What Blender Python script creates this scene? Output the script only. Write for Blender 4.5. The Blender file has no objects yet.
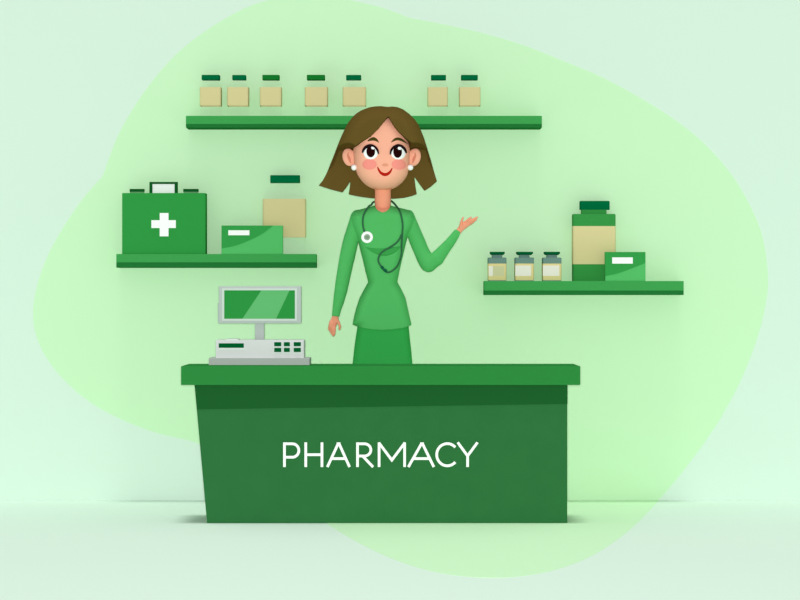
import bpy, bmesh, math
import numpy as np
from mathutils import Vector

SC = bpy.context.scene
COL = SC.collection
F = 2760.0                      # focal length in pixels (long lens)
D = 12.0                        # camera stands 12 m in front of the counter face
CZ = 223.0 / 230.0              # camera height
WALL_Y = 1.35
PANEL_Y = WALL_Y - 0.0008

# ------------------------------------------------------------------ materials
def lin(c):
    c /= 255.0
    return c / 12.92 if c <= 0.04045 else ((c + 0.055) / 1.055) ** 2.4

MATS = {}
def mat(name, rgb, rough=0.9, spec=0.0, grain=0.0):
    if name in MATS: return MATS[name]
    m = bpy.data.materials.new(name); m.use_nodes = True
    nt = m.node_tree; b = nt.nodes['Principled BSDF']
    col = (lin(rgb[0]), lin(rgb[1]), lin(rgb[2]), 1)
    b.inputs['Base Color'].default_value = col
    b.inputs['Roughness'].default_value = rough
    b.inputs['Specular IOR Level'].default_value = spec
    if grain:
        tc = nt.nodes.new('ShaderNodeTexCoord'); n = nt.nodes.new('ShaderNodeTexNoise')
        n.inputs['Scale'].default_value = 9; n.inputs['Detail'].default_value = 3
        r = nt.nodes.new('ShaderNodeValToRGB')
        for i, s in enumerate((1 - grain, 1 + grain)):
            r.color_ramp.elements[i].color = (col[0]*s, col[1]*s, col[2]*s, 1)
        r.color_ramp.elements[0].position = .3; r.color_ramp.elements[1].position = .7
        nt.links.new(tc.outputs['Object'], n.inputs['Vector'])
        nt.links.new(n.outputs['Fac'], r.inputs['Fac']); nt.links.new(r.outputs['Color'], b.inputs['Base Color'])
    m.diffuse_color = col
    MATS[name] = m
    return m

def clear_glass(name, tint):
    m = bpy.data.materials.new(name); m.use_nodes = True
    nt = m.node_tree; nt.nodes.clear()
    o = nt.nodes.new('ShaderNodeOutputMaterial'); mx = nt.nodes.new('ShaderNodeMixShader')
    t = nt.nodes.new('ShaderNodeBsdfTransparent'); t.inputs['Color'].default_value = tint
    g = nt.nodes.new('ShaderNodeBsdfGlossy'); g.inputs['Roughness'].default_value = .45
    g.inputs['Color'].default_value = (.75, .9, .75, 1)
    mx.inputs['Fac'].default_value = .012
    nt.links.new(t.outputs[0], mx.inputs[1]); nt.links.new(g.outputs[0], mx.inputs[2]); nt.links.new(mx.outputs[0], o.inputs[0])
    return m

M = dict(
    mint=mat('mint_paint', (218, 240, 224)),
    blob=mat('pale_green_paint', (206, 245, 200)),
    shelf=mat('shelf_green', (65, 160, 82)),
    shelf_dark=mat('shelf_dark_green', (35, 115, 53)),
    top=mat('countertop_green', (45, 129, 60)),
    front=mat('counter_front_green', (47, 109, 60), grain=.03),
    overhang_shade=mat('counter_shade_green', (30, 90, 43)),
    white=mat('white_enamel', (255, 255, 255)),
    letter=mat('white_letter', (250, 253, 250)),
    tan=mat('tan_paper', (217, 206, 152)),
    cap=mat('cap_dark_green', (0, 104, 60)),
    cap2=mat('cap_leaf_green', (22, 118, 44)),
    kit=mat('kit_green', (50, 151, 69)),
    kit_dark=mat('kit_trim_green', (16, 88, 38)),
    kit_grey=mat('latch_base_grey', (110, 165, 115)),
    grip=mat('grip_white', (250, 252, 251)),
    box_dark=mat('carton_green', (55, 156, 75)),
    box_light=mat('carton_light_green', (87, 188, 105)),
    bottle=mat('bottle_green', (56, 147, 70)),
    teal=mat('vial_teal_grey', (110, 143, 134)),
    vial=mat('vial_sand', (229, 213, 152)),
    vial_pale=mat('vial_label_cream', (236, 233, 220)),
    vial_green=mat('vial_label_sage', (206, 206, 162)),
    vcap=mat('vial_cap_green', (0, 92, 50)),
    reg_frame=mat('register_grey', (181, 190, 186)),
    reg_bezel=mat('register_bezel_grey', (199, 212, 203)),
    reg_base=mat('register_light_grey', (216, 218, 218)),
    reg_pale=mat('register_pale_trim', (220, 230, 224)),
    reg_foot=mat('register_foot_grey', (176, 182, 178)),
    display=mat('display_green', (46, 143, 65)),
    glare=mat('display_glare_green', (98, 180, 112)),
    button=mat('button_green', (0, 90, 42)),
    skin=mat('skin_face', (252, 180, 153)),
    skin2=mat('skin_body', (243, 159, 128)),
    skin3=mat('skin_ear_fold', (222, 138, 112)),
    nose_shade_patch=mat('nose_shade', (230, 157, 126)),
    blush=mat('blush', (250, 150, 138)),
    lip=mat('lip_red', (184, 32, 20)),
    hair=mat('hair_brown', (98, 79, 36)),
    brow=mat('brow_brown', (74, 68, 26)),
    iris=mat('iris_brown', (36, 8, 8)),
    lash=mat('lash_black', (32, 20, 22)),
    pearl=mat('pearl_white', (252, 252, 250)),
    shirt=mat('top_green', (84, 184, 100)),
    shirt_shade=mat('top_shade_green', (62, 160, 78)),
    skirt=mat('skirt_green', (55, 169, 80)),
    tube=mat('tube_dark_green', (54, 106, 72)),
    conn=mat('connector_green', (18, 92, 66)),
    disc=mat('chestpiece_grey', (150, 172, 150)),
    disc2=mat('chestpiece_dark_grey', (126, 150, 124)),
    shoe=mat('shoe_green', (30, 100, 50)),
)
GLASS = clear_glass('clear_jar_glass', (.998, 1, .998, 1))

# ------------------------------------------------------------------ object helpers
def kat(y): return (D + y) / F
def wx(px, y): return (px - 400.0) * kat(y)
def wz(py, y): return CZ + (300.0 - py) * kat(y)

def link(name, me, parent=None, m=None, smooth=False):
    o = bpy.data.objects.new(name, me); COL.objects.link(o)
    if m is not None:
        for mm in (m if isinstance(m, (list, tuple)) else [m]): me.materials.append(mm)
    if smooth:
        me.polygons.foreach_set('use_smooth', [True] * len(me.polygons))
    if parent is not None:
        o.parent = parent
        root = parent
        off = Vector((0, 0, 0))
        while root is not None:
            off += root.location; root = root.parent
        me.transform(__import__('mathutils').Matrix.Translation(-off))
    return o

def empty(name, loc, label, cat, group=None):
    o = bpy.data.objects.new(name, None); COL.objects.link(o)
    o.empty_display_size = .05
    o.location = loc; o['label'] = label; o['category'] = cat
    if group: o['group'] = group
    return o

def from_bm(name, bm, parent, m, smooth=False):
    bmesh.ops.recalc_face_normals(bm, faces=bm.faces)
    me = bpy.data.meshes.new(name); bm.to_mesh(me); bm.free()
    return link(name, me, parent, m, smooth)

def bm_box(bm, x0, x1, y0, y1, z0, z1, bev=0.0):
    b = bmesh.new()
    vs = [b.verts.new(p) for p in ((x0,y0,z0),(x1,y0,z0),(x1,y1,z0),(x0,y1,z0),(x0,y0,z1),(x1,y0,z1),(x1,y1,z1),(x0,y1,z1))]
    for f in ((0,1,2,3),(4,5,6,7),(0,1,5,4),(1,2,6,5),(2,3,7,6),(3,0,4,7)): b.faces.new([vs[i] for i in f])
    bmesh.ops.recalc_face_normals(b, faces=b.faces)
    if bev: bmesh.ops.bevel(b, geom=b.edges[:], offset=bev, segments=2, affect='EDGES', profile=.5)
    t = bpy.data.meshes.new('t'); b.to_mesh(t); b.free(); bm.from_mesh(t); bpy.data.meshes.remove(t)

def box(name, px0, py0, px1, py1, y0, y1, m, parent, bev=.0012, zbot=None, ztop=None):
    """box whose front face (at depth y0) spans the given pixels of an 800x600 front view"""
    bm = bmesh.new()
    z1 = wz(py0, y0) if ztop is None else ztop
    z0 = wz(py1, y0) if zbot is None else zbot
    bm_box(bm, wx(px0, y0), wx(px1, y0), y0, y1, z0, z1, bev)
    return from_bm(name, bm, parent, m)

def prism(name, pts, y0, y1, m, parent, bev=0.0, world=False, bm=None):
    """extrude an outline between two depths"""
    own = bm is None
    b = bmesh.new()
    P = pts if world else [(wx(x, y0), wz(y, y0)) for x, y in pts]
    vs = [b.verts.new((x, y0, z)) for x, z in P]
    f = b.faces.new(vs)
    r = bmesh.ops.extrude_face_region(b, geom=[f])
    for v in [g for g in r['geom'] if isinstance(g, bmesh.types.BMVert)]: v.co.y = y1
    bmesh.ops.recalc_face_normals(b, faces=b.faces)
    if bev: bmesh.ops.bevel(b, geom=b.edges[:], offset=bev, segments=2, affect='EDGES', profile=.5)
    if own: return from_bm(name, b, parent, m)
    t = bpy.data.meshes.new('t'); b.to_mesh(t); b.free(); bm.from_mesh(t); bpy.data.meshes.remove(t)

def se(v, n=11.0): return math.copysign(abs(v) ** (2/n), v)
def lathe(name, cx, prof, yc, m, parent, sy=1.0, seg=64, smooth=True, zbase=None, k=None):
    """prof: list of (radius px, row) bottom to top, turned about x=cx px"""
    k = k or kat(yc)
    bm = bmesh.new(); rings = []
    z_of = lambda row: CZ + (300 - row) * k
    for r, row in prof:
        z = z_of(row) if zbase is None else zbase + (prof_base - row) * k
        if r <= 0: rings.append([bm.verts.new((wx(cx, yc), yc, z))]); continue
        rings.append([bm.verts.new((wx(cx, yc) + r*k*se(math.cos(a)), yc + r*k*sy*se(math.sin(a)), z)) for a in [2*math.pi*i/seg for i in range(seg)]])
    for A, B in zip(rings[:-1], rings[1:]):
        for i in range(seg):
            j = (i+1) % seg
            if len(A) == 1 and len(B) == 1: continue
            if len(A) == 1: bm.faces.new((A[0], B[i], B[j]))
            elif len(B) == 1: bm.faces.new((A[i], A[j], B[0]))
            else: bm.faces.new((A[i], A[j], B[j], B[i]))
    o = from_bm(name, bm, parent, m, smooth)
    if smooth:
        md = o.modifiers.new('edges', 'EDGE_SPLIT'); md.split_angle = math.radians(40)
    return o

def spline(P, n=10, closed=False):
    out = []; N = len(P)
    rng = range(N if closed else N-1)
    for i in rng:
        g = (lambda j: P[j % N]) if closed else (lambda j: P[max(0, min(N-1, j))])
        p0, p1, p2, p3 = g(i-1), g(i), g(i+1), g(i+2)
        for s in range(n):
            t = s / n
            out.append(tuple(.5*((2*b)+(c-a)*t+(2*a-5*b+4*c-d)*t*t+(3*b-a-3*c+d)*t**3) for a, b, c, d in zip(p0, p1, p2, p3)))
    if not closed: out.append(tuple(P[-1]))
    return out

# ------------------------------------------------------------------ the setting
def struct(name, bm, m):
    o = from_bm(name, bm, None, m); o['kind'] = 'structure'; return o


# blob painted panel: hangs on the wall and runs out over the floor
A = [(409.5,17.9),(442.5,24.2),(483.8,33.5),(525,45.8),(560,59.6),(603,77.7),(646.7,101.7),(680,123.6),(706.7,146),(733,176.7),(753,211.7),(763.5,241),(768,276.7),(766,302),(757.6,337),(740,382),(719.6,420)]
B = [(719.6,420),(699,450),(670,487),(635,525),(600,551),(570,565),(538,573.7),(495.5,577.8),(448.7,574.4),(406,563.7),(364,545.5),(327.6,524),(290,497),(250,468),(197.5,443.2),(160,433.8),(125,421),(90,402),(60,375.5),(40,345.5),(33,314),(39.5,277.5),(55,241.5),(80,202.5),(102.7,176.2)]
C = [(102.7,176.2),(116.7,138.5),(133.3,108.3),(153.3,80),(173.3,57.3),(193.3,40),(220,21.7),(246.7,7.5),(271.7,-.5),(300,-4),(332,-3),(360,2.2),(384.8,8.6),(409.5,17.9)]
outline = spline(A, 10)[:-1] + spline(B, 10)[:-1] + spline(C, 10)[:-1]
row_j = 300 + 223 * D / (D + PANEL_Y)          # row of the corner between wall and floor
def rows_cut(P, keep_above):
    out = []
    for i in range(len(P)):
        a, b = P[i], P[(i+1) % len(P)]
        ia = (a[1] <= row_j) == keep_above; ib = (b[1] <= row_j) == keep_above
        if ia: out.append(a)
        if ia != ib:
            t = (row_j - a[1]) / (b[1] - a[1]); out.append((a[0] + (b[0]-a[0])*t, row_j))
    return out
T = .0006
def painted(name, dims, shape):
    bm = bmesh.new(); bm_box(bm, *dims); n = len(bm.faces)
    shape(bm); bm.faces.ensure_lookup_table()
    for f in bm.faces[n:]: f.material_index = 1
    me = bpy.data.meshes.new(name); bm.to_mesh(me); bm.free()
    o = link(name, me, None, [M['mint'], M['blob']]); o['kind'] = 'structure'
    return o
up = [(wx(x, PANEL_Y), 0.0 if abs(y-row_j) < 1e-6 else wz(y, PANEL_Y)) for x, y in rows_cut(outline, True)]
painted('wall_back', (-9, 9, WALL_Y, WALL_Y + .12, -.1, 2.75), lambda bm: prism('p', up, PANEL_Y, WALL_Y, None, None, world=True, bm=bm))
lo = []
for x, y in rows_cut(outline, False):
    dist = (CZ - T) * F / (y - 300)              # where this point lies on the floor
    lo.append(((x - 400) / F * dist, min(dist - D, PANEL_Y)))
def spill(bm):
    b = bmesh.new(); vs = [b.verts.new((x, y, T)) for x, y in lo]; f = b.faces.new(vs)
    r = bmesh.ops.extrude_face_region(b, geom=[f])
    for v in [g for g in r['geom'] if isinstance(g, bmesh.types.BMVert)]: v.co.z = 0.0
    bmesh.ops.recalc_face_normals(b, faces=b.faces)
    t = bpy.data.meshes.new('t'); b.to_mesh(t); b.free(); bm.from_mesh(t); bpy.data.meshes.remove(t)
painted('floor', (-9, 9, -6.5, WALL_Y, -.1, 0), spill)

# ------------------------------------------------------------------ counter
CT = .4
TOP_Z = CZ - 63.8 * kat(CT)                      # the top's far edge shows at row 364
cnt = empty('service_counter', (0, 0, 0), 'wide dark green pharmacy counter with white lettering, woman standing behind it', 'counter')
YF = -.05
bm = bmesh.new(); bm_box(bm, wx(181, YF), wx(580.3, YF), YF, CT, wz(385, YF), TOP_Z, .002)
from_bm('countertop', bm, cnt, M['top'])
zt, z0 = wz(385, YF), T
def quadbody(name, px_tl, px_bl, px_r, row_t, row_bl, row_br, yf, yb, m, back_in=0):
    b = bmesh.new()
    k = kat(yf)
    pts = [(wx(px_tl, yf), row_t if isinstance(row_t, float) else wz(row_t, yf)), (wx(px_r, yf), row_t if isinstance(row_t, float) else wz(row_t, yf)),
           (wx(px_r, yf), row_br), (wx(px_bl, yf), row_bl)]
    prism(name, pts, yf, yb, None, None, world=True, bm=b, bev=.0012)
    return from_bm(name, b, cnt, m)
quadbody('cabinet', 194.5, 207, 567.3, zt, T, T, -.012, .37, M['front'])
quadbody('overhang_shade_strip', 194.5, 196.7, 567.6, zt, wz(409.3, -.018), wz(403.9, -.018), -.018, -.012, M['overhang_shade'])  # dark strip paints the shadow under the countertop overhang

# lettering: constant-width strokes in the cabinet face
def stroke(bm, P, w, y0, y1):
    """P pixel points; mitred ribbon, extruded"""
    P = [Vector((x, y)) for x, y in P]; L, R = [], []
    for i, p in enumerate(P):
        d1 = (p - P[i-1]).normalized() if i else None
        d2 = (P[i+1] - p).normalized() if i < len(P)-1 else None
        d1 = d1 or d2; d2 = d2 or d1
        n1 = Vector((-d1.y, d1.x)); n2 = Vector((-d2.y, d2.x)); n = (n1 + n2).normalized()
        s = w / 2 / max(.35, n.dot(n1))
        L.append(p + n*s); R.append(p - n*s)
    for i in range(len(P)-1):
        prism('s', [L[i], L[i+1], R[i+1], R[i]], y0, y1, None, None, bm=bm)
def zx(v): return 260 + v / 3.3333
def zy(v): return 425 + v / 3.3333
def S(*pts): return [(zx(a), zy(b)) for a, b in pts]
W = 2.65
t0, b0 = 58, 140                                 # outer top and bottom of the capitals in the zoomed view
arc = lambda cx, cy, rx, ry, a0, a1, n=14: [(cx + rx*math.cos(math.radians(a0+(a1-a0)*i/n)), cy - ry*math.sin(math.radians(a0+(a1-a0)*i/n))) for i in range(n+1)]
bm = bmesh.new(); LY0, LY1 = -.016, -.012
h = 4.6
nst = 0
def st(pts, w=W):
    global nst
    nst += 1; stroke(bm, S(*pts), w, LY0 - .00012*(nst % 5), LY1)
st([(81.5, t0), (81.5, b0)])                                                     # P
st([(81.5, t0+h), (96, t0+h)] + arc(108, 85, 21.5, 22.4, 90, -90) + [(81.5, 107.4)])
st([(152.5, t0), (152.5, b0)]); st([(206.5, t0), (206.5, b0)]); st([(152.5, 99), (206.5, 99)])  # H
def letA(x0, xm, x1):
    st([(x0+4.5, b0), (xm-.5, t0+2)]); st([(x1-4.5, b0), (xm+.5, t0+2)])
    t = (112 - t0) / (b0 - t0); st([(xm+(x0-xm)*t+4, 112), (xm+(x1-xm)*t-4, 112)])
    prism('s', S((xm-6.5, t0), (xm+6.5, t0), (xm+5.5, t0+9), (xm-5.5, t0+9)), LY0 - .0007, LY1, None, None, bm=bm)
letA(220, 262, 303)                                                              # A
st([(325, t0), (325, b0)])                                                       # R
st([(325, t0+h), (338, t0+h)] + arc(348, 83, 21.5, 20.4, 90, -90) + [(325, 103.4)]); st([(342, 103.4), (377, b0)])
st([(397, t0), (397, b0)]); st([(482, t0), (482, b0)])                           # M
st([(396, t0+1), (439.5, 117), (483, t0+1)])
letA(490, 540, 584)                                                              # A
st(arc(624.5, 99, 35.5, 37, 42, 318, 30))                                        # C
st([(659, t0), (692, 103)]); st([(725, t0), (692, 103)]); st([(692, 100), (692, b0)])  # Y
lt = from_bm('lettering', bm, cnt, M['letter']); lt['label'] = 'white sans-serif lettering reading PHARMACY'

# ------------------------------------------------------------------ cash register
RY = .17
kr = kat(RY)
def rz(row): return wz(row, RY)
reg = empty('cash_register', (wx(259, RY), RY + .08, TOP_Z), 'light grey cash register with tilted green screen on the left of the counter', 'cash register')
reg['label'] = 'light grey cash register with a green screen, standing on the counter'
box('foot_plate', 208.8, 358.1, 309.5, 364, RY - .02, RY + .2, M['reg_foot'], reg, zbot=TOP_Z)
ba = box('register_body', 215.8, 340, 303.8, 358.1, RY - .01, RY + .17, M['reg_base'], reg)
box('paper_cover', 226, 338.9, 238.4, 341, RY + .02, RY + .12, M['reg_pale'], ba)
box('receipt_slot', 218.7, 343.3, 243.8, 347.8, RY - .012, RY - .006, M['button'], ba, bev=.0005)
box('slot_rim', 218.7, 347.8, 244.6, 349.8, RY - .0115, RY - .006, M['reg_pale'], ba, bev=.0005)
for x0, x1 in ((274.2, 281.2), (283.9, 289.8), (293.7, 300.8)):
    for y0, y1 in ((342.1, 346.2), (347.9, 352)):
        box('button_plinth', x0-.8, y0-.2, x1+.8, y1+1.6, RY - .0115, RY - .006, M['reg_pale'], ba, bev=.0005)
        q = box('button', x0, y0, x1, y1, RY - .017, RY - .01, M['button'], ba, bev=.0012)
box('neck_post', 255.1, 321, 264.1, 341, RY + .055, RY + .09, M['reg_frame'], reg)
mo = box('monitor', 218.8, 286.2, 301.1, 323.4, RY + .02, RY + .075, M['reg_frame'], reg, bev=.003)
box('side_lip', 217.9, 303, 219.6, 323, RY + .03, RY + .07, M['reg_frame'], mo)
yb_ = RY + .014
bm = bmesh.new()
for q in ((222, 288.3, 224.2, 320.8), (294.9, 288.3, 297.1, 320.8), (224.2, 288.3, 294.9, 290.3), (224.2, 318.8, 294.9, 320.8)):
    bm_box(bm, wx(q[0], yb_), wx(q[2], yb_), yb_, RY + .021, wz(q[3], yb_), wz(q[1], yb_))
from_bm('bezel', bm, mo, M['reg_bezel'])
di = box('display', 224, 290.2, 295.1, 319, RY + .017, RY + .0215, M['display'], mo, bev=0)
di['label'] = 'green screen with a paler slanting stripe of painted glare'

prism('display_glare', [(261.4, 290.35), (289.6, 290.35), (276, 318.85), (242.3, 318.85)], RY + .0165, RY + .0172, M['glare'], di)  # pale slanting stripe paints a reflection on the screen

# ------------------------------------------------------------------ shelves
SH_Y = 1.19
def shelf(x0, y0, ym, y1, x1, label):
    s = empty('wall_shelf', (wx((x0+x1)/2, SH_Y), PANEL_Y, wz(y1, SH_Y)), label, 'shelf')
    box('board', x0, y0, x1, ym, SH_Y, PANEL_Y, M['shelf'], s)
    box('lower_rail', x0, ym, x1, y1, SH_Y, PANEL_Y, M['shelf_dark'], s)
    return wz(y0, SH_Y)
Z_TOP = shelf(185.9, 115.8, 124, 127.6, 541.9, 'long green wall shelf running behind the woman, topmost of the shelves')
Z_LEFT = shelf(116.3, 254, 262.4, 267.6, 316.1, 'green wall shelf carrying the first aid case on the left')
Z_RIGHT = shelf(484.3, 281, 290.6, 295, 683.7, 'green wall shelf carrying the three small vials on the right')

# clear jars on the top shelf
JY = 1.275
BY = 1.3
kj = kat(JY)
def clear_jar(lx0, lx1, ly0, ly1, cx0, cx1, cy0, cy1, zb, capm, label, group, sy=.85, lab_round=0.0, JY=JY):
    kj = kat(JY)
    cx = (lx0 + lx1) / 2; r = (lx1 - lx0) / 2
    rb = 300 - (zb - CZ) / kj                          # row where it stands
    j = empty('clear_jar', (wx(cx, JY), JY, zb), label, 'jar', group)
    cr = (cx1 - cx0) / 2; ccx = (cx0 + cx1) / 2
    g = lathe('glass_body', cx, [(0, rb), (r-1.2, rb), (r-.25, rb-1.2), (r-.25, ly0-1), (r-1.2, ly0-3), (cr-.8, cy1+1.6), (cr-.8, cy0+1), (0, cy0+1)], JY, GLASS, j, sy)
    lathe('paper_label', cx, [(r-.2, ly1), (r, ly1-lab_round), (r, ly0+lab_round), (r-.2, ly0), (r-.5, ly0), (r-.5, ly1), (r-.2, ly1)], JY, M['tan'], j, sy, smooth=True)
    c = lathe('cap', ccx, [(0, cy1), (cr-.2, cy1), (cr, cy1-.3), (cr, cy0+.3), (cr-.3, cy0), (0, cy0)], JY, M[capm], j, sy)
    return j
tops = [
 (200.2, 221.6, 202, 220, 'cap', 'small clear jar with tan label, first from the left end of the top shelf'),
 (227.5, 249, 232.5, 246.2, 'cap', 'small clear jar with narrow dark cap, second from the left end of the top shelf'),
 (260.1, 281.9, 262.6, 279.6, 'cap2', 'small clear jar with leaf green cap, third from the left end of the top shelf'),
 (305, 328, 307, 325, 'cap2', 'small clear jar with leaf green cap, standing apart in mid shelf left of the woman'),
 (342.8, 366.2, 346.2, 361.2, 'cap', "small clear jar on the top shelf just above the woman's hair, left of her parting"),
 (427.5, 447.7, 431, 445.9, 'cap', 'small clear jar nearest right of the woman on the top shelf'),
 (459, 480.3, 461, 477.7, 'cap', 'rightmost small clear jar on the top shelf'),
]
for lx0, lx1, cx0, cx1, cm, lab in tops:
    clear_jar(lx0, lx1, 87.8, 106.1, cx0, cx1, 75.4, 80.1, Z_TOP, cm, lab, 'small clear jars on the top shelf')
clear_jar(263, 306.1, 199.1, 237.3, 270.4, 300, 175.4, 183, Z_LEFT, 'cap', 'large clear jar with square tan label and dark green cap behind the green carton', None, .4, .9, BY)

# first aid case
KY = 1.205; KB = PANEL_Y - .03
kit = empty('first_aid_case', (wx(163.8, KY), 1.25, Z_LEFT), 'green first aid case with white cross and carrying handle on the left shelf', 'first aid kit')
box('case', 122.1, 193, 205.5, 254, KY, KB, M['kit'], kit, zbot=Z_LEFT, bev=.002)
bm = bmesh.new()
cross = [(159.7,213),(168.5,213),(168.5,220.2),(175.8,220.2),(175.8,228),(168.5,228),(168.5,236.3),(159.7,236.3),(159.7,228),(151.4,228),(151.4,220.2),(159.7,220.2)]
prism('white_cross', cross, KY - .004, KY, M['white'], kit)
hy0, hy1 = KY + .045, KY + .07
hz = lambda r: r
bm = bmesh.new()
for q in ((149.4, 181.9, 152.3, 193.5), (174.7, 181.9, 177.5, 193.5), (152.3, 181.9, 174.7, 183.9)):
    bm_box(bm, wx(q[0], hy0), wx(q[2], hy0), hy0, hy1, wz(q[3], hy0), wz(q[1], hy0))
ha = from_bm('handle', bm, kit, M['kit_dark'])
box('grip_plate', 152.4, 184, 174.6, 193.3, hy0 + .005, hy1 - .005, M['grip'], ha, bev=.001)
for x0, x1 in ((129.6, 144.2), (183.2, 198.3)):
    la = box('latch', x0, 188.9, x1, 191.7, hy0, hy1, M['kit_dark'], kit, bev=.001)
    box('latch_base', x0 + .3, 191.7, x1 - .3, 193.4, hy0 + .002, hy1 - .002, M['kit_grey'], la, bev=0)

# cartons
def carton(x0, x1, y0, zb, arcpts, wl, label, yf):
    rb = 300 - (zb - CZ) / kat(yf)
    c = empty('medicine_carton', (wx((x0+x1)/2, yf), yf + .03, zb), label, 'box')
    box('carton_body', x0, y0, x1, rb, yf, yf + .048, M['box_light'], c, zbot=zb)
    pts = [(x0, y0), (x1 if arcpts == 'R' else 273.2, y0)]
    if arcpts == 'R':
        cur = spline([(x1, 263), (632, 268.3), (618, 273.4), (x0, 276.2)], 6)
    else:
        cur = spline([(273.2, y0), (262, 234), (248, 241), (235, 245.8), (x0, 248.5)], 6)[1:]
    pr = prism('printed_panel', pts[:2] + list(cur), yf - .0012, yf, M['box_dark'], c)
    pr['label'] = 'darker green curved panel'
    box('blank_label', wl[0], wl[1], wl[2], wl[3], yf - .0024, yf, M['white'], c, bev=0)
CY = 1.194
carton(221.5, 282.8, 225.5, Z_LEFT, 'L', (228.3, 230.3, 249.4, 235.2), 'green carton with white strip standing before the large clear jar on the left shelf', CY)
carton(605.3, 645.5, 252, Z_RIGHT, 'R', (612.2, 257.4, 632.8, 263.6), 'green carton with white strip leaning before the large green bottle on the right shelf', CY)
bpy.data.objects['medicine_carton.001']['label'] = 'green carton with white strip at the foot of the large green bottle'

# large bottle on the right shelf
kj = kat(BY)
rb = 300 - (Z_RIGHT - CZ) / kj
bt = empty('pill_bottle', (wx(593.6, BY), BY, Z_RIGHT), 'large green bottle with broad tan label and dark cap on the right shelf', 'bottle')
SYB = .4
lathe('bottle_body', 593.7, [(0, rb), (20.7, rb), (21.4, rb-.7), (21.4, 214.8), (20.8, 214.2), (12.6, 214.1), (12.6, 209.5), (0, 209.5)], BY, M['bottle'], bt, SYB)
lathe('paper_label', 593.7, [(21.5, 264.3), (21.6, 264.2), (21.6, 226.4), (21.5, 226.3)], BY, M['tan'], bt, SYB)
lathe('cap', 594.5, [(0, 209.8), (14.7, 209.8), (14.9, 209.5), (14.9, 201.6), (14.4, 201.1), (0, 201.1)], BY, M['cap'], bt, SYB)

# vials
kj = kat(JY)
rb = 300 - (Z_RIGHT - CZ) / kj
def vial(x0, x1, lx0, lx1, cx0, cx1, label, odd):
    c = (x0 + x1) / 2; r = (x1 - x0) / 2; cc = (cx0 + cx1) / 2; cr = (cx1 - cx0) / 2
    v = empty('vial', (wx(c, JY), JY, Z_RIGHT), label, 'vial', 'small vials on the right shelf')
    lathe('vial_base', c, [(0, rb), (r-.3, rb), (r-.3, rb-.9), (0, rb-.9)], JY, M['teal'], v)
    lathe('vial_body', c, [(0, rb-.8), (r-.2, rb-.8), (r, rb-1.3), (r, 263.6), (0, 263.6)], JY, M['vial'], v)
    lathe('shoulder', c, [(0, 263.7), (r, 263.7), (r, 258.2), (r-.6, 257.7), (5.3, 257.6), (5.1, 254.6), (0, 254.6)], JY, M['teal'], v)
    lathe('cap', cc, [(0, 255), (cr-1.6, 255), (cr-.5, 254.2), (cr, 253.5), (cr, 252.2), (cr-.2, 251.9), (0, 251.9)], JY, M['vcap'], v)
    def wrap(name, a, b, y0, y1, m, rr):
        yf = JY - rr * kj
        return prism(name, [(400+(x-400)*kj/kat(yf), 300+(y-300)*kj/kat(yf)) for x, y in ((a, y0), (b, y0), (b, y1), (a, y1))], yf - .0012, yf + .0002, m, v)
    if odd:
        wrap('vial_label', lx0, 492.5, 266.2, 276.1, M['vial_pale'], r + .12)
        o = wrap('vial_label', 492.5, lx1, 266.2, 276.1, M['vial_green'], r + .12); o['label'] = 'sage green label half'
    else:
        wrap('vial_label', lx0, lx1, 265.6, 276, M['vial_pale'], r + .12)
vial(487.7, 506.2, 488.4, 503.7, 489.8, 504.6, 'small vial with mostly sage green label, nearest the shelf end', True)
vial(514.6, 533.6, 514.9, 530.6, 516.2, 532.7, 'middle one of the three small vials, cream label', False)
vial(542.1, 561.1, 542.4, 558.7, 543.8, 559.7, 'small cream-labelled vial nearest the large green bottle', False)

# ------------------------------------------------------------------ implicit modelling for the woman
PY = .66                       # depth of the woman
KP = kat(PY)

class Field:
    def __init__(s, x0, x1, y0, y1, z0, z1, h):
        s.o = np.array([x0, y0, z0], float); s.h = h
        s.n = [int((b-a)/h)+1 for a, b in ((x0, x1), (y0, y1), (z0, z1))]
        s.f = np.full(s.n, 20.0, np.float32)
    def sl(s, lo, hi):
        a = [max(0, int((l-o)/s.h)) for l, o in zip(lo, s.o)]
        b = [min(n, int((u-o)/s.h)+2) for u, o, n in zip(hi, s.o, s.n)]
        idx = tuple(slice(p, q) for p, q in zip(a, b))
        ax = [(np.arange(p, q)*s.h + o).astype(np.float32) for p, q, o in zip(a, b, s.o)]
        return idx, ax[0][:, None, None], ax[1][None, :, None], ax[2][None, None, :]
    def union(s, idx, g, k=0.0):
        f = s.f[idx]
        if k:
            hh = np.clip(.5 + .5*(g-f)/k, 0, 1); s.f[idx] = g*(1-hh) + f*hh - k*hh*(1-hh)
        else: s.f[idx] = np.minimum(f, g)
    def cut(s, idx, g): s.f[idx] = np.maximum(s.f[idx], g)
    def cone(s, a, b, ra, rb, k=0.0, sy=1.0):
        """tapered capsule between two points (x, y, row)"""
        m = max(ra, rb) + 3 + k
        idx, X, Y, Z = s.sl([min(p, q)-m for p, q in zip(a, b)], [max(p, q)+m for p, q in zip(a, b)])
        d = [q-p for p, q in zip(a, b)]; L = sum(v*v for v in d) or 1
        t = np.clip(((X-a[0])*d[0] + (Y-a[1])*d[1] + (Z-a[2])*d[2]) / L, 0, 1)
        g = np.sqrt((X-a[0]-t*d[0])**2 + ((Y-a[1]-t*d[1])/sy)**2 + (Z-a[2]-t*d[2])**2) - (ra + (rb-ra)*t)
        s.union(idx, g, k)
    def chain(s, P, k=0.0, sy=1.0):
        for p, q in zip(P[:-1], P[1:]): s.cone(p[:3], q[:3], p[3], q[3], k, sy)

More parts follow.
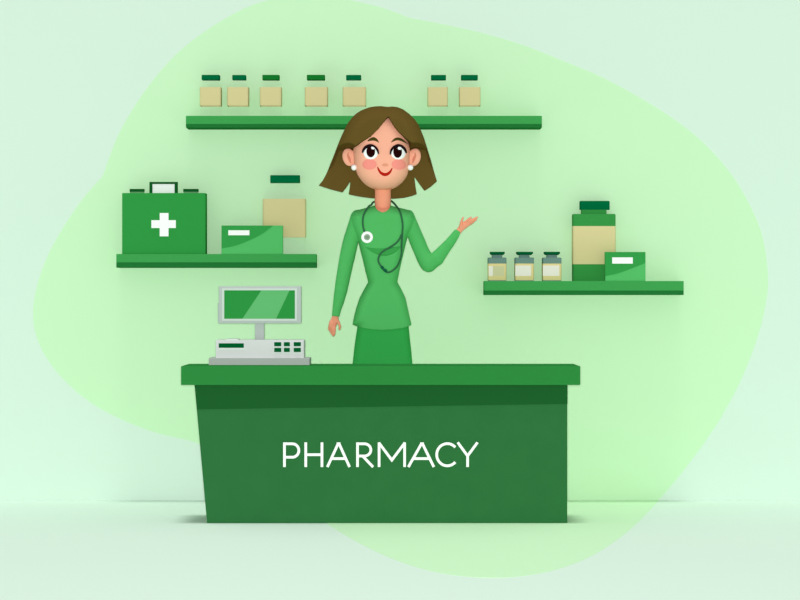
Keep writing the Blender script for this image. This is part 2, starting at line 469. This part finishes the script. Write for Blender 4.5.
def poly_sdf(P, X, Z):
    """signed distance (positive inside) of points to a polygon, 2D"""
    P = np.array(P, float); shp = np.broadcast(X, Z).shape
    x = np.broadcast_to(X, shp).astype(float); z = np.broadcast_to(Z, shp).astype(float)
    best = np.full(shp, 1e9); ins = np.zeros(shp, bool)
    for i in range(len(P)):
        a, b = P[i], P[(i+1) % len(P)]; e = b-a; L = e@e
        if L < 1e-12: continue
        t = np.clip(((x-a[0])*e[0] + (z-a[1])*e[1])/L, 0, 1)
        best = np.minimum(best, (x-a[0]-t*e[0])**2 + (z-a[1]-t*e[1])**2)
        c = (a[1] > z) != (b[1] > z)
        if e[1] != 0: ins ^= c & (x < a[0] + (z-a[1])*e[0]/e[1])
    d = np.sqrt(best)
    return np.where(ins, d, -d).astype(np.float32)

def inflate(Fd, P, H, R, cy=0.0, k=0.0):
    P = np.array(P); lo, hi = P.min(0)-3, P.max(0)+3
    idx, X, Y, Z = Fd.sl([lo[0], cy-H-3, lo[1]], [hi[0], cy+H+3, hi[1]])
    d = poly_sdf(P, X[:, 0, :], Z[:, 0, :])[:, None, :]
    u = 1 - np.minimum(d/R, 1); v = np.abs(Y-cy)/H
    Fd.union(idx, (np.sqrt(u*u + v*v) - 1)*min(R, H), k)

def silhouette(Fd, P, k=0.0):
    """trim the field to an outline seen from the front"""
    ax = [np.arange(n)*Fd.h + o for n, o in zip(Fd.n, Fd.o)]
    d = poly_sdf(P, ax[0][:, None], ax[2][None, :])[:, None, :]
    Fd.f = np.maximum(Fd.f, -d)

def nets(Fd):
    f = Fd.f; f[[0, -1]] = 9; f[:, [0, -1]] = 9; f[:, :, [0, -1]] = 9
    s = f < 0; n = np.array(f.shape)
    corners = [(i, j, k) for i in (0, 1) for j in (0, 1) for k in (0, 1)]
    cnt_ = np.zeros(n-1, np.int8)
    for c in corners: cnt_ += s[c[0]:n[0]-1+c[0], c[1]:n[1]-1+c[1], c[2]:n[2]-1+c[2]]
    act = (cnt_ > 0) & (cnt_ < 8); I = np.argwhere(act)
    vid = np.full(n-1, -1, np.int64); vid[act] = np.arange(len(I))
    V = {c: f[I[:, 0]+c[0], I[:, 1]+c[1], I[:, 2]+c[2]].astype(float) for c in corners}
    acc = np.zeros((len(I), 3)); w = np.zeros(len(I))
    for a in corners:
        for d in range(3):
            if a[d]: continue
            b = list(a); b[d] = 1; b = tuple(b)
            m = (V[a] < 0) != (V[b] < 0)
            t = np.where(m, V[a]/np.where(m, V[a]-V[b], 1), 0)
            p = np.tile(np.array(a, float), (len(I), 1)); p[:, d] += t
            acc += p*m[:, None]; w += m
    pos = (I + acc/w[:, None])*Fd.h + Fd.o
    quads = []
    for d in range(3):
        e1, e2 = (d+1) % 3, (d+2) % 3
        A_ = [slice(None)]*3; B_ = [slice(None)]*3; A_[d] = slice(0, -1); B_[d] = slice(1, None)
        ch = np.argwhere(s[tuple(A_)] != s[tuple(B_)])
        if not len(ch): continue
        flip = s[tuple(A_)][tuple(ch.T)]
        q = []
        for o1, o2 in ((0, 0), (1, 0), (1, 1), (0, 1)):
            c = ch.copy(); c[:, e1] -= o1; c[:, e2] -= o2
            q.append(vid[c[:, 0], c[:, 1], c[:, 2]])
        q = np.stack(q, 1); q[flip] = q[flip][:, ::-1]; quads.append(q)
    return pos, np.concatenate(quads)

def to_world(p):
    p = np.asarray(p, float)
    return np.stack([(p[..., 0]-400)*KP, PY + p[..., 1]*KP, CZ + (300-p[..., 2])*KP], -1)

def mesh_field(name, Fd, parent, mats, relax=2):
    pos, q = nets(Fd)
    for _ in range(relax):                              # light smoothing along the surface
        acc = np.zeros_like(pos); n = np.zeros(len(pos))
        for a, b in ((0, 1), (1, 2), (2, 3), (3, 0)):
            np.add.at(acc, q[:, a], pos[q[:, b]]); np.add.at(acc, q[:, b], pos[q[:, a]])
            np.add.at(n, q[:, a], 1); np.add.at(n, q[:, b], 1)
        pos = pos*.5 + acc/n[:, None]*.5
    me = bpy.data.meshes.new(name)
    me.from_pydata(to_world(pos).tolist(), [], q.tolist()); me.update()
    b = bmesh.new(); b.from_mesh(me); bmesh.ops.recalc_face_normals(b, faces=b.faces); b.to_mesh(me); b.free()
    o = link(name, me, parent, mats, True)
    return o, pos

def front_map(Fd):
    """depth of the front surface over (x, row)"""
    f = Fd.f; s = f < 0; anyh = s.any(1); j = np.clip(s.argmax(1), 1, None)
    ii, kk = np.indices(j.shape)
    a, b = f[ii, j-1, kk], f[ii, j, kk]
    t = np.where(a != b, a/(a-b+1e-9), 0)
    y = Fd.o[1] + (j-1+np.clip(t, 0, 1))*Fd.h
    y = np.where(anyh, y, np.nan)
    def at(x, z):
        i = (x-Fd.o[0])/Fd.h; k = (z-Fd.o[2])/Fd.h
        i0, k0 = int(i), int(k); u, v = i-i0, k-k0
        g = np.array([[y[min(i0+p, y.shape[0]-1), min(k0+q, y.shape[1]-1)] for q in (0, 1)] for p in (0, 1)])
        if np.isnan(g).any():
            return float(np.nanmean(g)) if not np.isnan(g).all() else None
        return float((g[0, 0]*(1-u)+g[1, 0]*u)*(1-v) + (g[0, 1]*(1-u)+g[1, 1]*u)*v)
    return at

def fix(x, z, depth):
    """where on the body a point must sit to show at (x, row) from the front view"""
    s = 1 + depth / F * KP / KP * (F / (D + PY)) * KP
    return 400 + (x-400)*s, 300 + (z-300)*s

woman = empty('person', (wx(383, PY), PY, T), 'woman with brown bob hair in green top and skirt behind the counter, one hand raised', 'person')

# ---- head outline, hair outline
FACE = spline([(353.8,147),(353.6,155),(354.2,163),(355.8,170.5),(359.5,178),(366.3,185.3),(375,189.4),(383,190.6),(391,189.4),(397.5,186.4),(403,181.6),(407.2,175),(409.2,166),(409.7,155),(409.2,145),(406.5,134),(400,123),(391,115),(381,112),(371,114.5),(361,123),(355.5,135)], 5, True)
HEADY = 0.0
bd = Field(322, 482, -33, 33, 108, 516, .6)
inflate(bd, FACE, 23, 15, HEADY)
# ears
for sx, cx in ((-1, 348.9), (1, 414.3)):
    tilt = 2*sx
    idx, X, Y, Z = bd.sl([cx-9, -8, 145], [cx+9, 12, 171])
    xx = X-cx-(Z-157)*(-.12)*sx; zz = Z-157.2
    g = (np.sqrt((xx/6.6)**2 + ((Y-1)/3.2)**2 + (zz/9.0)**2) - 1)*3.2
    bd.union(idx, g, 1.0)
# neck and trunk
bd.chain([(383, 2, 172, 8.2), (382.8, 2, 200, 7.9), (382.7, 2, 216, 8.2)], 1.0)
SH = -0.6
TORSO_O = [(374.5,205.5),(368,207.3),(361,209.2),(354.5,211),(351,216),(352,226),(356,236),(358.3,242),(360.5,251),(362.8,260),(365.6,272),(368.2,282),(364,289.5),(359.5,298),(356.2,308),(354,316.5),(352.4,324.8),(357.5,327),(363.8,328.6),(373,329.8),(382.2,330.2),(392,329.8),(401.9,328.5),(407,327.2),(412.1,325),(411.3,317),(409.6,308.5),(405.5,298),(401.5,289.5),(397.4,282),(399.5,271),(402,260),(404.8,248),(407.5,237),(413,228),(415,218),(411.6,211.2),(405,209),(397,207.2),(391,205.6)]
TB = [(374.5,206.5),(361,211),(357,214),(357,226),(360,240),(364,258),(370,282),(363,298),(362,308),(366,320),(366,345),(400,345),(400,320),(403,308),(402,298),(396,282),(400,262),(405,240),(409,226),(409,214),(404,211),(391,206.5)]
inflate(bd, TB, 14, 11, 1, 1.5)
# arms inside the sleeves
LA = [(358.5, 1, 217.5, 5.6), (352.2, 1, 238, 5.6), (346.5, 1, 258, 5.4), (340.8, 0, 290, 4.2), (335.9, -1, 315, 3.0)]
RA = [(407, 1, 217.5, 5.6), (414.5, 1, 236, 5.6), (421, 0, 252, 5.2), (427.8, -1, 264, 5.0), (436.5, -3, 258, 4.6), (448.5, -5, 243, 3.6), (459, -7, 231, 2.7)]
bd.chain(LA, 1.0); bd.chain(RA, 1.0)
# her right hand, hanging relaxed: palm, four fingers, thumb
ky = -1
bd.chain([(335.7, -1, 315, 3.0), (335.0, ky, 319, 3.5), (333.0, ky, 323.5, 3.9), (332.3, ky, 326.5, 3.7)], .8, .75)
bd.chain([(334.4, ky-1.6, 326, 1.6), (334.6, ky-2.4, 330, 1.35), (334.4, ky-2.0, 333.8, 1.3)], .3)
bd.chain([(332.9, ky-.6, 327, 1.6), (332.9, ky-1.2, 332, 1.4), (333.5, ky-.6, 335.3, 1.35)], .3)
bd.chain([(331.1, ky+.8, 327, 1.6), (330.9, ky+1.0, 331, 1.35), (332.2, ky+1.8, 334.3, 1.1)], .3)
bd.chain([(329.8, ky+1.8, 325.5, 1.5), (329.2, ky+2.6, 329, 1.3), (330.6, ky+3.2, 331.6, 1.0)], .3)
bd.chain([(336.3, ky-1, 319.5, 1.9), (338.6, ky-2, 322.4, 1.45), (340.0, ky-2.6, 326.2, 1.25), (339.7, ky-2.2, 329.2, 1.1)], .5)
# her left hand, raised open, palm up
hy = -7
bd.chain([(458.9, hy, 231, 2.7), (461.3, hy, 228, 3.0), (464.4, hy, 225.2, 3.4), (467.4, hy, 223.2, 3.0)], .7, .9)
bd.chain([(460.4, hy-2, 226.5, 1.6), (461.1, hy-3, 222.8, 1.3), (461.9, hy-3.6, 219.9, 1.0), (463.0, hy-3.6, 217.5, .75)], .4)
bd.chain([(465.6, hy-2.4, 222.2, 1.4), (468.2, hy-3.4, 219.7, 1.15), (470.9, hy-3.8, 217.5, .8)], .3)
bd.chain([(467.8, hy-1, 221.9, 1.5), (471.8, hy-1.6, 220.3, 1.3), (474.6, hy-1.8, 218.9, 1.1), (477.2, hy-1.6, 217.3, .8)], .3)
bd.chain([(468.4, hy+.6, 223.3, 1.5), (472.4, hy+.6, 221.8, 1.3), (476.2, hy+.8, 219.6, .9)], .3)
bd.chain([(467.4, hy+2, 225.2, 1.5), (471.0, hy+2.4, 223.6, 1.2), (474.3, hy+2.6, 221.4, .85)], .3)
# legs and feet behind the counter
for sx in (-1, 1):
    c = 382.5 + sx*12
    bd.chain([(c, 1, 338, 11.5), (c-sx*1.5, 1, 400, 8.5), (c-sx*2, 2, 420, 7.4), (c-sx*2, 3, 440, 7.2), (c-sx*2.5, 2, 492, 4.2), (c-sx*2.5, 1, 503, 4.2)], 1.5)
    bd.chain([(c-sx*2.5, 3, 504, 4.2), (c-sx*1.5, -8, 505.3, 4.0), (c-sx*1, -16, 506.5, 3.0)], 1)
head_front = front_map(bd)
body, bpos = mesh_field('body', bd, woman, [M['skin2'], M['skin']], 1)
bq = np.zeros(len(body.data.polygons), np.int32)
zc = np.array([bpos[list(p.vertices)].mean(0) for p in body.data.polygons])
dface = poly_sdf(FACE, zc[:, 0], zc[:, 2])
isface = ((dface > -.4) & (zc[:, 2] < 191.5)) | (zc[:, 2] < 176)
# underside of the jaw keeps the body tone where the neck column starts
neck = (np.abs(zc[:, 0]-382.8) < 9.5) & (zc[:, 2] > 176) & (zc[:, 1] > -9.5)
body.data.polygons.foreach_set('material_index', np.where(isface & ~neck, 1, 0).astype(np.int32))

# ---- conforming pads and ribbons
def pad(name, outline, at, m, parent, raise_=.5, conv=None, sink=1.2):
    P = np.array(outline, float); c = P.mean(0); n = len(P)
    b = bmesh.new(); rings = []
    for s, off in ((1.0, -sink), (1.0, .06), (.93, raise_*.5), (.75, raise_*.8), (.5, raise_*.95), (.25, raise_)):
        ring = []
        for p in c + (P-c)*s:
            y = at(p[0], p[1])
            ring.append(b.verts.new((p[0], (0 if y is None else y) - off, p[1])))
        rings.append(ring)
    cy = at(*c); cv = b.verts.new((c[0], cy-raise_, c[1])); bv = b.verts.new((c[0], cy+sink, c[1]))
    for A_, B_ in zip(rings[:-1], rings[1:]):
        for i in range(n): b.faces.new((A_[i], A_[(i+1) % n], B_[(i+1) % n], B_[i]))
    for i in range(n):
        b.faces.new((rings[-1][i], rings[-1][(i+1) % n], cv)); b.faces.new((rings[0][(i+1) % n], rings[0][i], bv))
    for v in b.verts: v.co = Vector(to_world(np.array(v.co)))
    return from_bm(name, b, parent, m, True)

def ribbon(name, P, at, m, parent, raise_=.5, sink=1.0, smooth=6):
    """P: (x, row, width) along the middle line"""
    P = spline(P, smooth); b = bmesh.new(); secs = []
    for i, (x, z, w) in enumerate(P):
        a, c = P[max(0, i-1)], P[min(len(P)-1, i+1)]
        d = Vector((c[0]-a[0], c[1]-a[1])).normalized(); nx, nz = -d.y, d.x
        w = max(w, .08); s = []
        for t, off in ((-1, -sink), (-1, .05), (-.5, raise_*.8), (0, raise_), (.5, raise_*.8), (1, .05), (1, -sink)):
            px, pz = x+nx*w/2*t, z+nz*w/2*t; y = at(px, pz)
            if y is None: y = at(x, z)
            s.append(b.verts.new((px, y-off, pz)))
        secs.append(s)
    for A_, B_ in zip(secs[:-1], secs[1:]):
        for j in range(7): b.faces.new((A_[j], A_[(j+1) % 7], B_[(j+1) % 7], B_[j]))
    b.faces.new(secs[0]); b.faces.new(secs[-1])
    for v in b.verts: v.co = Vector(to_world(np.array(v.co)))
    return from_bm(name, b, parent, m, True)

def ell(cx, cz, rx, rz, n=32): return [(cx+rx*math.cos(2*math.pi*i/n), cz+rz*math.sin(2*math.pi*i/n)) for i in range(n)]
def fx(P, d=-23):
    return [fix(p[0], p[1], d) + tuple(p[2:]) for p in P]

for ex, ez, rx, ix, iz, hx, hz_, lid in (
    (370.7, 152.6, 7.3, 370.8, 151.5, 373.1, 147.8, [(362.4,152.2,.5),(363.6,149,1.6),(366.2,146.4,2.1),(370.6,145.0,2.0),(374.6,146.4,1.7),(377.4,149.4,1.3),(378.5,153.5,.4)]),
    (398.3, 152.6, 7.5, 397.6, 152.0, 399.7, 148.2, [(390.3,154,.4),(391.2,150,1.3),(393.8,146.8,1.7),(398.2,145.0,2.0),(402.4,146.2,2.1),(405.2,149,1.6),(406.4,152.2,.5)])):
    e = pad('eye', fx(ell(ex, ez, rx, 6.9)), head_front, M['white'], woman, .9)
    lift = lambda d: (lambda x, z: head_front(x, z) - d)
    pad('iris', fx(ell(ix, iz, 4.4, 5.9)), lift(.8), M['iris'], e, .5)
    pad('catchlight', fx(ell(hx, hz_, 2.0, 1.7, 16)), lift(1.3), M['white'], e, .4)
    ribbon('eyelashes', fx([(a, b+.5, c+.9) for a, b, c in lid]), lift(1.3), M['lash'], e, .7, sink=2)
ribbon('eyebrow', fx([(367.6,141.2,.8),(370,139.8,2.4),(373.2,138.9,3.4),(376.3,140,2.6),(378.9,142.6,.3)]), head_front, M['brow'], woman, .6)
ribbon('eyebrow', fx([(391.1,142.4,.4),(394.5,139.8,2.4),(398.2,138.8,2.9),(402.4,140.1,2.3),(407.3,143,.4)]), head_front, M['brow'], woman, .6)
for cx in (369.5, 399): pad('blushed_cheek', fx(ell(cx, 164.4, 7.3, 5.3)), head_front, M['blush'], woman, .25, sink=.8)
pad('nose_shade_patch', fx(ell(385.3, 164.9, 3.2, 1.5, 24)), head_front, M['nose_shade_patch'], woman, .5)  # darker ellipse paints the small shade of the nose
ribbon('mouth', fx([(377.5,166.8,.8),(378.8,170,1.9),(381.2,173.1,2.7),(384.8,174.6,3.2),(388.5,173.4,2.7),(391,170.5,1.8),(392.2,167.8,.8)]), head_front, M['lip'], woman, .5)
for cx, s in ((348.7, -1), (414.6, 1)):
    ribbon('ear_fold', [(cx+s*.2, 152.5, .6), (cx-s*.2+s*1.0, 155.2, 1.6), (cx-s*.6, 158.8, 2.8), (cx-s*1.6, 161.8, 1.6), (cx-s*2.2, 163.2, .6)], head_front, M['skin3'], woman, .25)

def ball(name, cx, cy, cz, r, m, parent, sy=1.0):
    b = bmesh.new(); bmesh.ops.create_uvsphere(b, u_segments=24, v_segments=16, radius=1)
    for v in b.verts: v.co = Vector(to_world(np.array((cx+v.co.x*r, cy+v.co.y*r*sy, cz+v.co.z*r))))
    return from_bm(name, b, parent, m, True)
ball('earring', 354.3, -9, 167.9, 2.95, M['pearl'], woman)
ball('earring', 410.3, -9, 167.9, 2.95, M['pearl'], woman)

# ---- hair
HAIR = [(381,106.2),(375,106.5),(369.5,107.4),(364.5,109.1),(360,111.2),(355.5,114.3),(351.5,118.4),(348,123),(345,128.6),(341.6,136),(339,142),(336.3,149),(332.8,158),(329.3,166.5),(325.5,174.5),(322.3,180.4),(318.1,185.4),(330,189.4),(342.4,192.6),(346.5,187.5),(350,182.2),(349.3,188),(348.2,194.4),(355,195.9),(362.5,197.2),(372,198.4),(383,199),(394,198.9),(404,198),(411.5,196.2),(417.1,194.2),(415.7,186),(414.7,177.5),(419.5,184.5),(424.6,191),(431,186.8),(437.3,181.2),(434.5,172),(431.3,161.5),(427.5,149),(424,138),(421.2,131),(418.3,124.5),(414.4,119),(409,113.7),(403,109.4),(397.5,107.2),(392,106.6),(388.4,107),(385.3,106.8)]
hr = Field(314, 441, -38, 38, 103, 203, .6)
inflate(hr, HAIR, 28, 15, 0)
win = [(388.2,117.6),(383.4,123.8),(378.2,130.2),(371.4,137),(362.3,142.4),(354.2,147.6),(347,147.2),(338,149.5),(333,163),(322,176),(310,186),(310,215),(450,215),(450,184),(436,174),(429,160),(426,149),(417,146.6),(409.6,147.4),(409.2,144.8),(408.4,141.4),(403,137),(397.5,131.8),(392.2,125)]
win2 = [fix(x, z, -27) for x, z in win]
idx, X, Y, Z = hr.sl([310, -40, 100], [450, 40, 206])
d = poly_sdf(win2, X[:, 0, :], Z[:, 0, :])[:, None, :]
Wd = .9 + 15*np.clip((Z-141)/12, 0, 1)*np.clip((np.abs(X-382)-26)/6, 0, 1)
hr.cut(idx, np.clip((4 - 34*np.clip(-d/Wd, 0, 1)) - Y, -3, 3))
mesh_field('hair', hr, woman, M['hair'], 0)

# ---- green top
SL_L = [(361,209.2),(354.6,210.4),(352.2,211.7),(349.3,219),(346,229),(343,240),(340,254),(338,266),(336,279),(334,294),(332.8,306),(332,315.9),(339.3,316.7),(341.5,309),(344.8,300.4),(348.5,287),(352.8,268.5),(355.5,255),(358.2,242.4),(366,230),(366,212)]
SL_R = [(404,209),(411.4,210.6),(413.4,212.8),(417,221.5),(421,230.7),(424.5,238.5),(428,246.5),(431.5,253.4),(436.7,248.8),(446.2,239.6),(450.8,234.4),(454.4,230.2),(456,229.6),(460.2,232.3),(459,236.5),(454.2,245),(450.4,252.3),(446.2,259.2),(441.6,265.5),(436.7,269.6),(432.4,271.6),(428,272.3),(423.5,270.6),(420.4,267),(417.3,261),(414.3,253.5),(411,246),(407.6,237),(399,228),(399,212)]
tp = Field(326, 466, -26, 26, 202, 334, .6)
BIG = TORSO_O[:18] + [(349.5,338),(348,350),(416,350),(414.5,338)] + TORSO_O[27:]
inflate(tp, BIG, 17, 10, 1)
HEM = [(300,190),(470,190),(470,325)] + [p for p in spline([(412.1,324.8),(407,326.8),(401.9,328.2),(392,329.5),(382.2,330),(373,329.5),(363.8,328.2),(357.5,326.7),(352.4,324.8)], 4)] + [(300,324.8)]
silhouette(tp, [fix(x, z, -14) for x, z in HEM])
a_ = Field(326, 466, -26, 26, 202, 334, .6)
a_.chain([(p[0], p[1], p[2], r) for p, r in zip(LA, (8, 8.2, 8.0, 6.6, 4.4))] + [(335.3, -1, 319, 4.2)], .8)
silhouette(a_, SL_L); tp.f = np.minimum(tp.f, a_.f)
a_ = Field(326, 466, -26, 26, 202, 334, .6)
a_.chain([(p[0], p[1], p[2], r) for p, r in zip(RA, (8.4, 8.4, 8.2, 8.4, 7.6, 5.6, 4.0))], .8)
silhouette(a_, SL_R); tp.f = np.minimum(tp.f, a_.f)
# round neckline
U = spline([(374.6,196),(374.8,203),(375.6,207.3),(378.4,211),(382.8,212.7),(387.2,211),(389.9,207.3),(390.5,203),(390.6,196)], 5)
idx, X, Y, Z = tp.sl([370, -26, 202], [396, 26, 216])
d = poly_sdf(U, X[:, 0, :], Z[:, 0, :])[:, None, :]
tp.cut(idx, np.minimum(d, (2 - Y)*np.ones_like(d)))
shirt_front = front_map(tp)
mesh_field('green_top', tp, woman, M['shirt'], 0)
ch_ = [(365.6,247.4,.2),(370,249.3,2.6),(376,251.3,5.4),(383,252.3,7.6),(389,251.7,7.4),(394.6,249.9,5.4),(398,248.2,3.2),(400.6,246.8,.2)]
fo = ribbon('chest_shade', ch_, shirt_front, M['shirt_shade'], woman, .35, smooth=5)  # darker crescent paints the shade of the bust
fo['label'] = 'darker green crescent of painted shade across the chest'

# ---- skirt
sk = Field(340, 425, -26, 26, 306, 446, .7)
inflate(sk, [(362,311),(359,317),(357.9,322),(357.2,328),(355.6,338),(354,350),(352.6,363.7),(351,385),(350,410),(350,438),(415.5,438),(415.2,410),(414.2,385),(412.4,363.7),(411.2,350),(409.8,338),(408.8,328),(408.2,322),(406.5,317),(404,311)], 14.5, 9, 1)
mesh_field('skirt', sk, woman, M['skirt'], 0)
# shoes
for sx in (-1, 1):
    c = 382.5 + sx*12; s_ = Field(c-14, c+14, -26, 14, 496, 513, .6)
    s_.chain([(c-sx*2.5, 3, 505, 5.2), (c-sx*1.5, -8, 506, 4.9), (c-sx*1, -17, 507, 3.6)], 1)
    idx, X, Y, Z = s_.sl([0, -99, 490], [999, 99, 520]); s_.f[idx] = np.maximum(s_.f[idx], 501-Z); s_.f[idx] = np.maximum(s_.f[idx], Z-(300+(CZ-T)/KP))
    mesh_field('shoe', s_, woman, M['shoe'], 0)

# ---- stethoscope
ste = empty('stethoscope', tuple(to_world(np.array((383, 0, 240)))), "dark green stethoscope draped round the woman's neck with white chest piece", 'stethoscope')
def tube(name, P, r, parent, m, seg=10, n=8):
    P = [Vector(p) for p in spline(P, n)]; b = bmesh.new(); rings = []
    up = Vector((0, 1, 0))
    for i, p in enumerate(P):
        t = (P[min(i+1, len(P)-1)] - P[max(i-1, 0)]).normalized()
        u = (up - t*up.dot(t))
        u = u.normalized() if u.length > .05 else t.orthogonal().normalized()
        v = t.cross(u); up = u
        rings.append([b.verts.new(to_world(np.array(p + (u*math.cos(a)+v*math.sin(a))*r))) for a in [2*math.pi*k_/seg for k_ in range(seg)]])
    for A_, B_ in zip(rings[:-1], rings[1:]):
        for j in range(seg): b.faces.new((A_[j], A_[(j+1) % seg], B_[(j+1) % seg], B_[j]))
    b.faces.new(rings[0]); b.faces.new(rings[-1])
    return from_bm(name, b, parent, m, True)
def onshirt(P, up=.9):
    out = []
    for x, z in P:
        y = shirt_front(x, z)
        out.append((x, (y if y is not None else 0) - up, z))
    return out
TR = .95
left = onshirt([(373.4,209),(367.5,209),(364.2,214.5),(363,221),(363.4,227.5),(364.9,233)], 1.0)
_m = lambda P: [(x, min(y, (shirt_front(x, z) or 0) - 1.0) if (z > 205 and shirt_front(x, z) is not None) else y, z) for x, y, z in P]
left = [(383, 12.5, 199), (377, 11, 200.2), (372.6, 6.5, 202.4), (371.6, -1, 204.6)] + [(368.6, -7, 207)] + left[2:]
left = _m(left)
tube('tube', left, TR, ste, M['tube'])
right = onshirt([(400.8,214.8),(402.6,224.5),(402.3,234),(401.6,245.5),(401.2,255),(398.3,264.5),(393,270.6),(387,272.3),(381.8,267.3),(378.4,260.8),(380.3,254.5),(384,251),(388.5,248.5),(393,245.8),(396.8,242.8),(399.8,239),(401.4,235)], 1.1)
right = [(383, 12.5, 199), (389, 10.5, 199.6), (393.2, 6, 202.3), (396.5, -1.5, 206.3), (399.2, -5.5, 210.4)] + right
right = _m(right)
tube('tube', right, TR, ste, M['tube'])
cn = onshirt([(381.4,266.6),(383.4,269),(385.2,270.8)], 1.1)
tube('connector', [cn[0], cn[1]], 1.5, ste, M['conn'], n=4)
tube('connector', [(cn[1][0]+.6, cn[1][1], cn[1][2]+.6), (cn[2][0]+1.6, cn[2][1], cn[2][2]+.9)], 1.6, ste, M['conn'], n=4)
def disc(name, cx, cz, r, y0, y1, m, parent, seg=40, bev=.5):
    b = bmesh.new(); rings = []
    for rr, y in ((r*.98, y1), (r, y1-.3), (r, y0+bev), (r-bev*.7, y0)):
        rings.append([b.verts.new(to_world(np.array((cx+rr*math.cos(2*math.pi*i/seg), y, cz+rr*math.sin(2*math.pi*i/seg))))) for i in range(seg)])
    for A_, B_ in zip(rings[:-1], rings[1:]):
        for j in range(seg): b.faces.new((A_[j], A_[(j+1) % seg], B_[(j+1) % seg], B_[j]))
    b.faces.new(rings[0]); b.faces.new(rings[-1])
    return from_bm(name, b, parent, m)
yc = shirt_front(367.3, 237.6)
cp = disc('chest_piece', 367.3, 237.6, 5.8, yc-2.6, yc+.6, M['white'], ste)
dg = disc('diaphragm', 367.3, 237.6, 3.1, yc-3.0, yc-2.4, M['disc'], cp, bev=.2); dg['label'] = 'grey round centre'
disc('centre_boss', 367.3, 237.6, 1.7, yc-3.4, yc-2.9, M['disc2'], cp, bev=.2)

# ------------------------------------------------------------------ camera, light
cam = bpy.data.cameras.new('camera'); co = bpy.data.objects.new('camera', cam); COL.objects.link(co)
cam.sensor_width = 36.0; cam.lens = F * 36.0 / 800.0; cam.clip_end = 100
co.location = (0, -D, CZ); co.rotation_euler = (math.pi/2, 0, 0)
SC.camera = co

AMB, CAM_FILL, TOP_FILL = .44, 3200, 1.42
w = bpy.data.worlds.new('soft_daylight'); SC.world = w; w.use_nodes = True
w.node_tree.nodes['Background'].inputs['Color'].default_value = (1, 1, 1, 1)
w.node_tree.nodes['Background'].inputs['Strength'].default_value = AMB

def lamp(name, kind, loc, rot, e, **kw):
    l = bpy.data.lights.new(name, kind); l.energy = e
    for k_, v_ in kw.items(): setattr(l, k_, v_)
    o = bpy.data.objects.new(name, l); COL.objects.link(o); o.location = loc; o.rotation_euler = rot
    return o
lamp('camera_fill', 'POINT', (0, -D - .1, CZ + .02), (0, 0, 0), CAM_FILL, shadow_soft_size=.08)  # added fill at the camera, flattens shading and keeps shadows behind things
lamp('overhead_fill', 'SUN', (0, 0, 5), (math.radians(3.5), 0, 0), TOP_FILL, angle=math.radians(11))  # added fill from above, brightens the floor that the front lamp only grazes

vs = SC.view_settings
vs.view_transform = 'Standard'; vs.look = 'None'; vs.gamma = 1; vs.use_curve_mapping = False
vs.exposure = 0.0
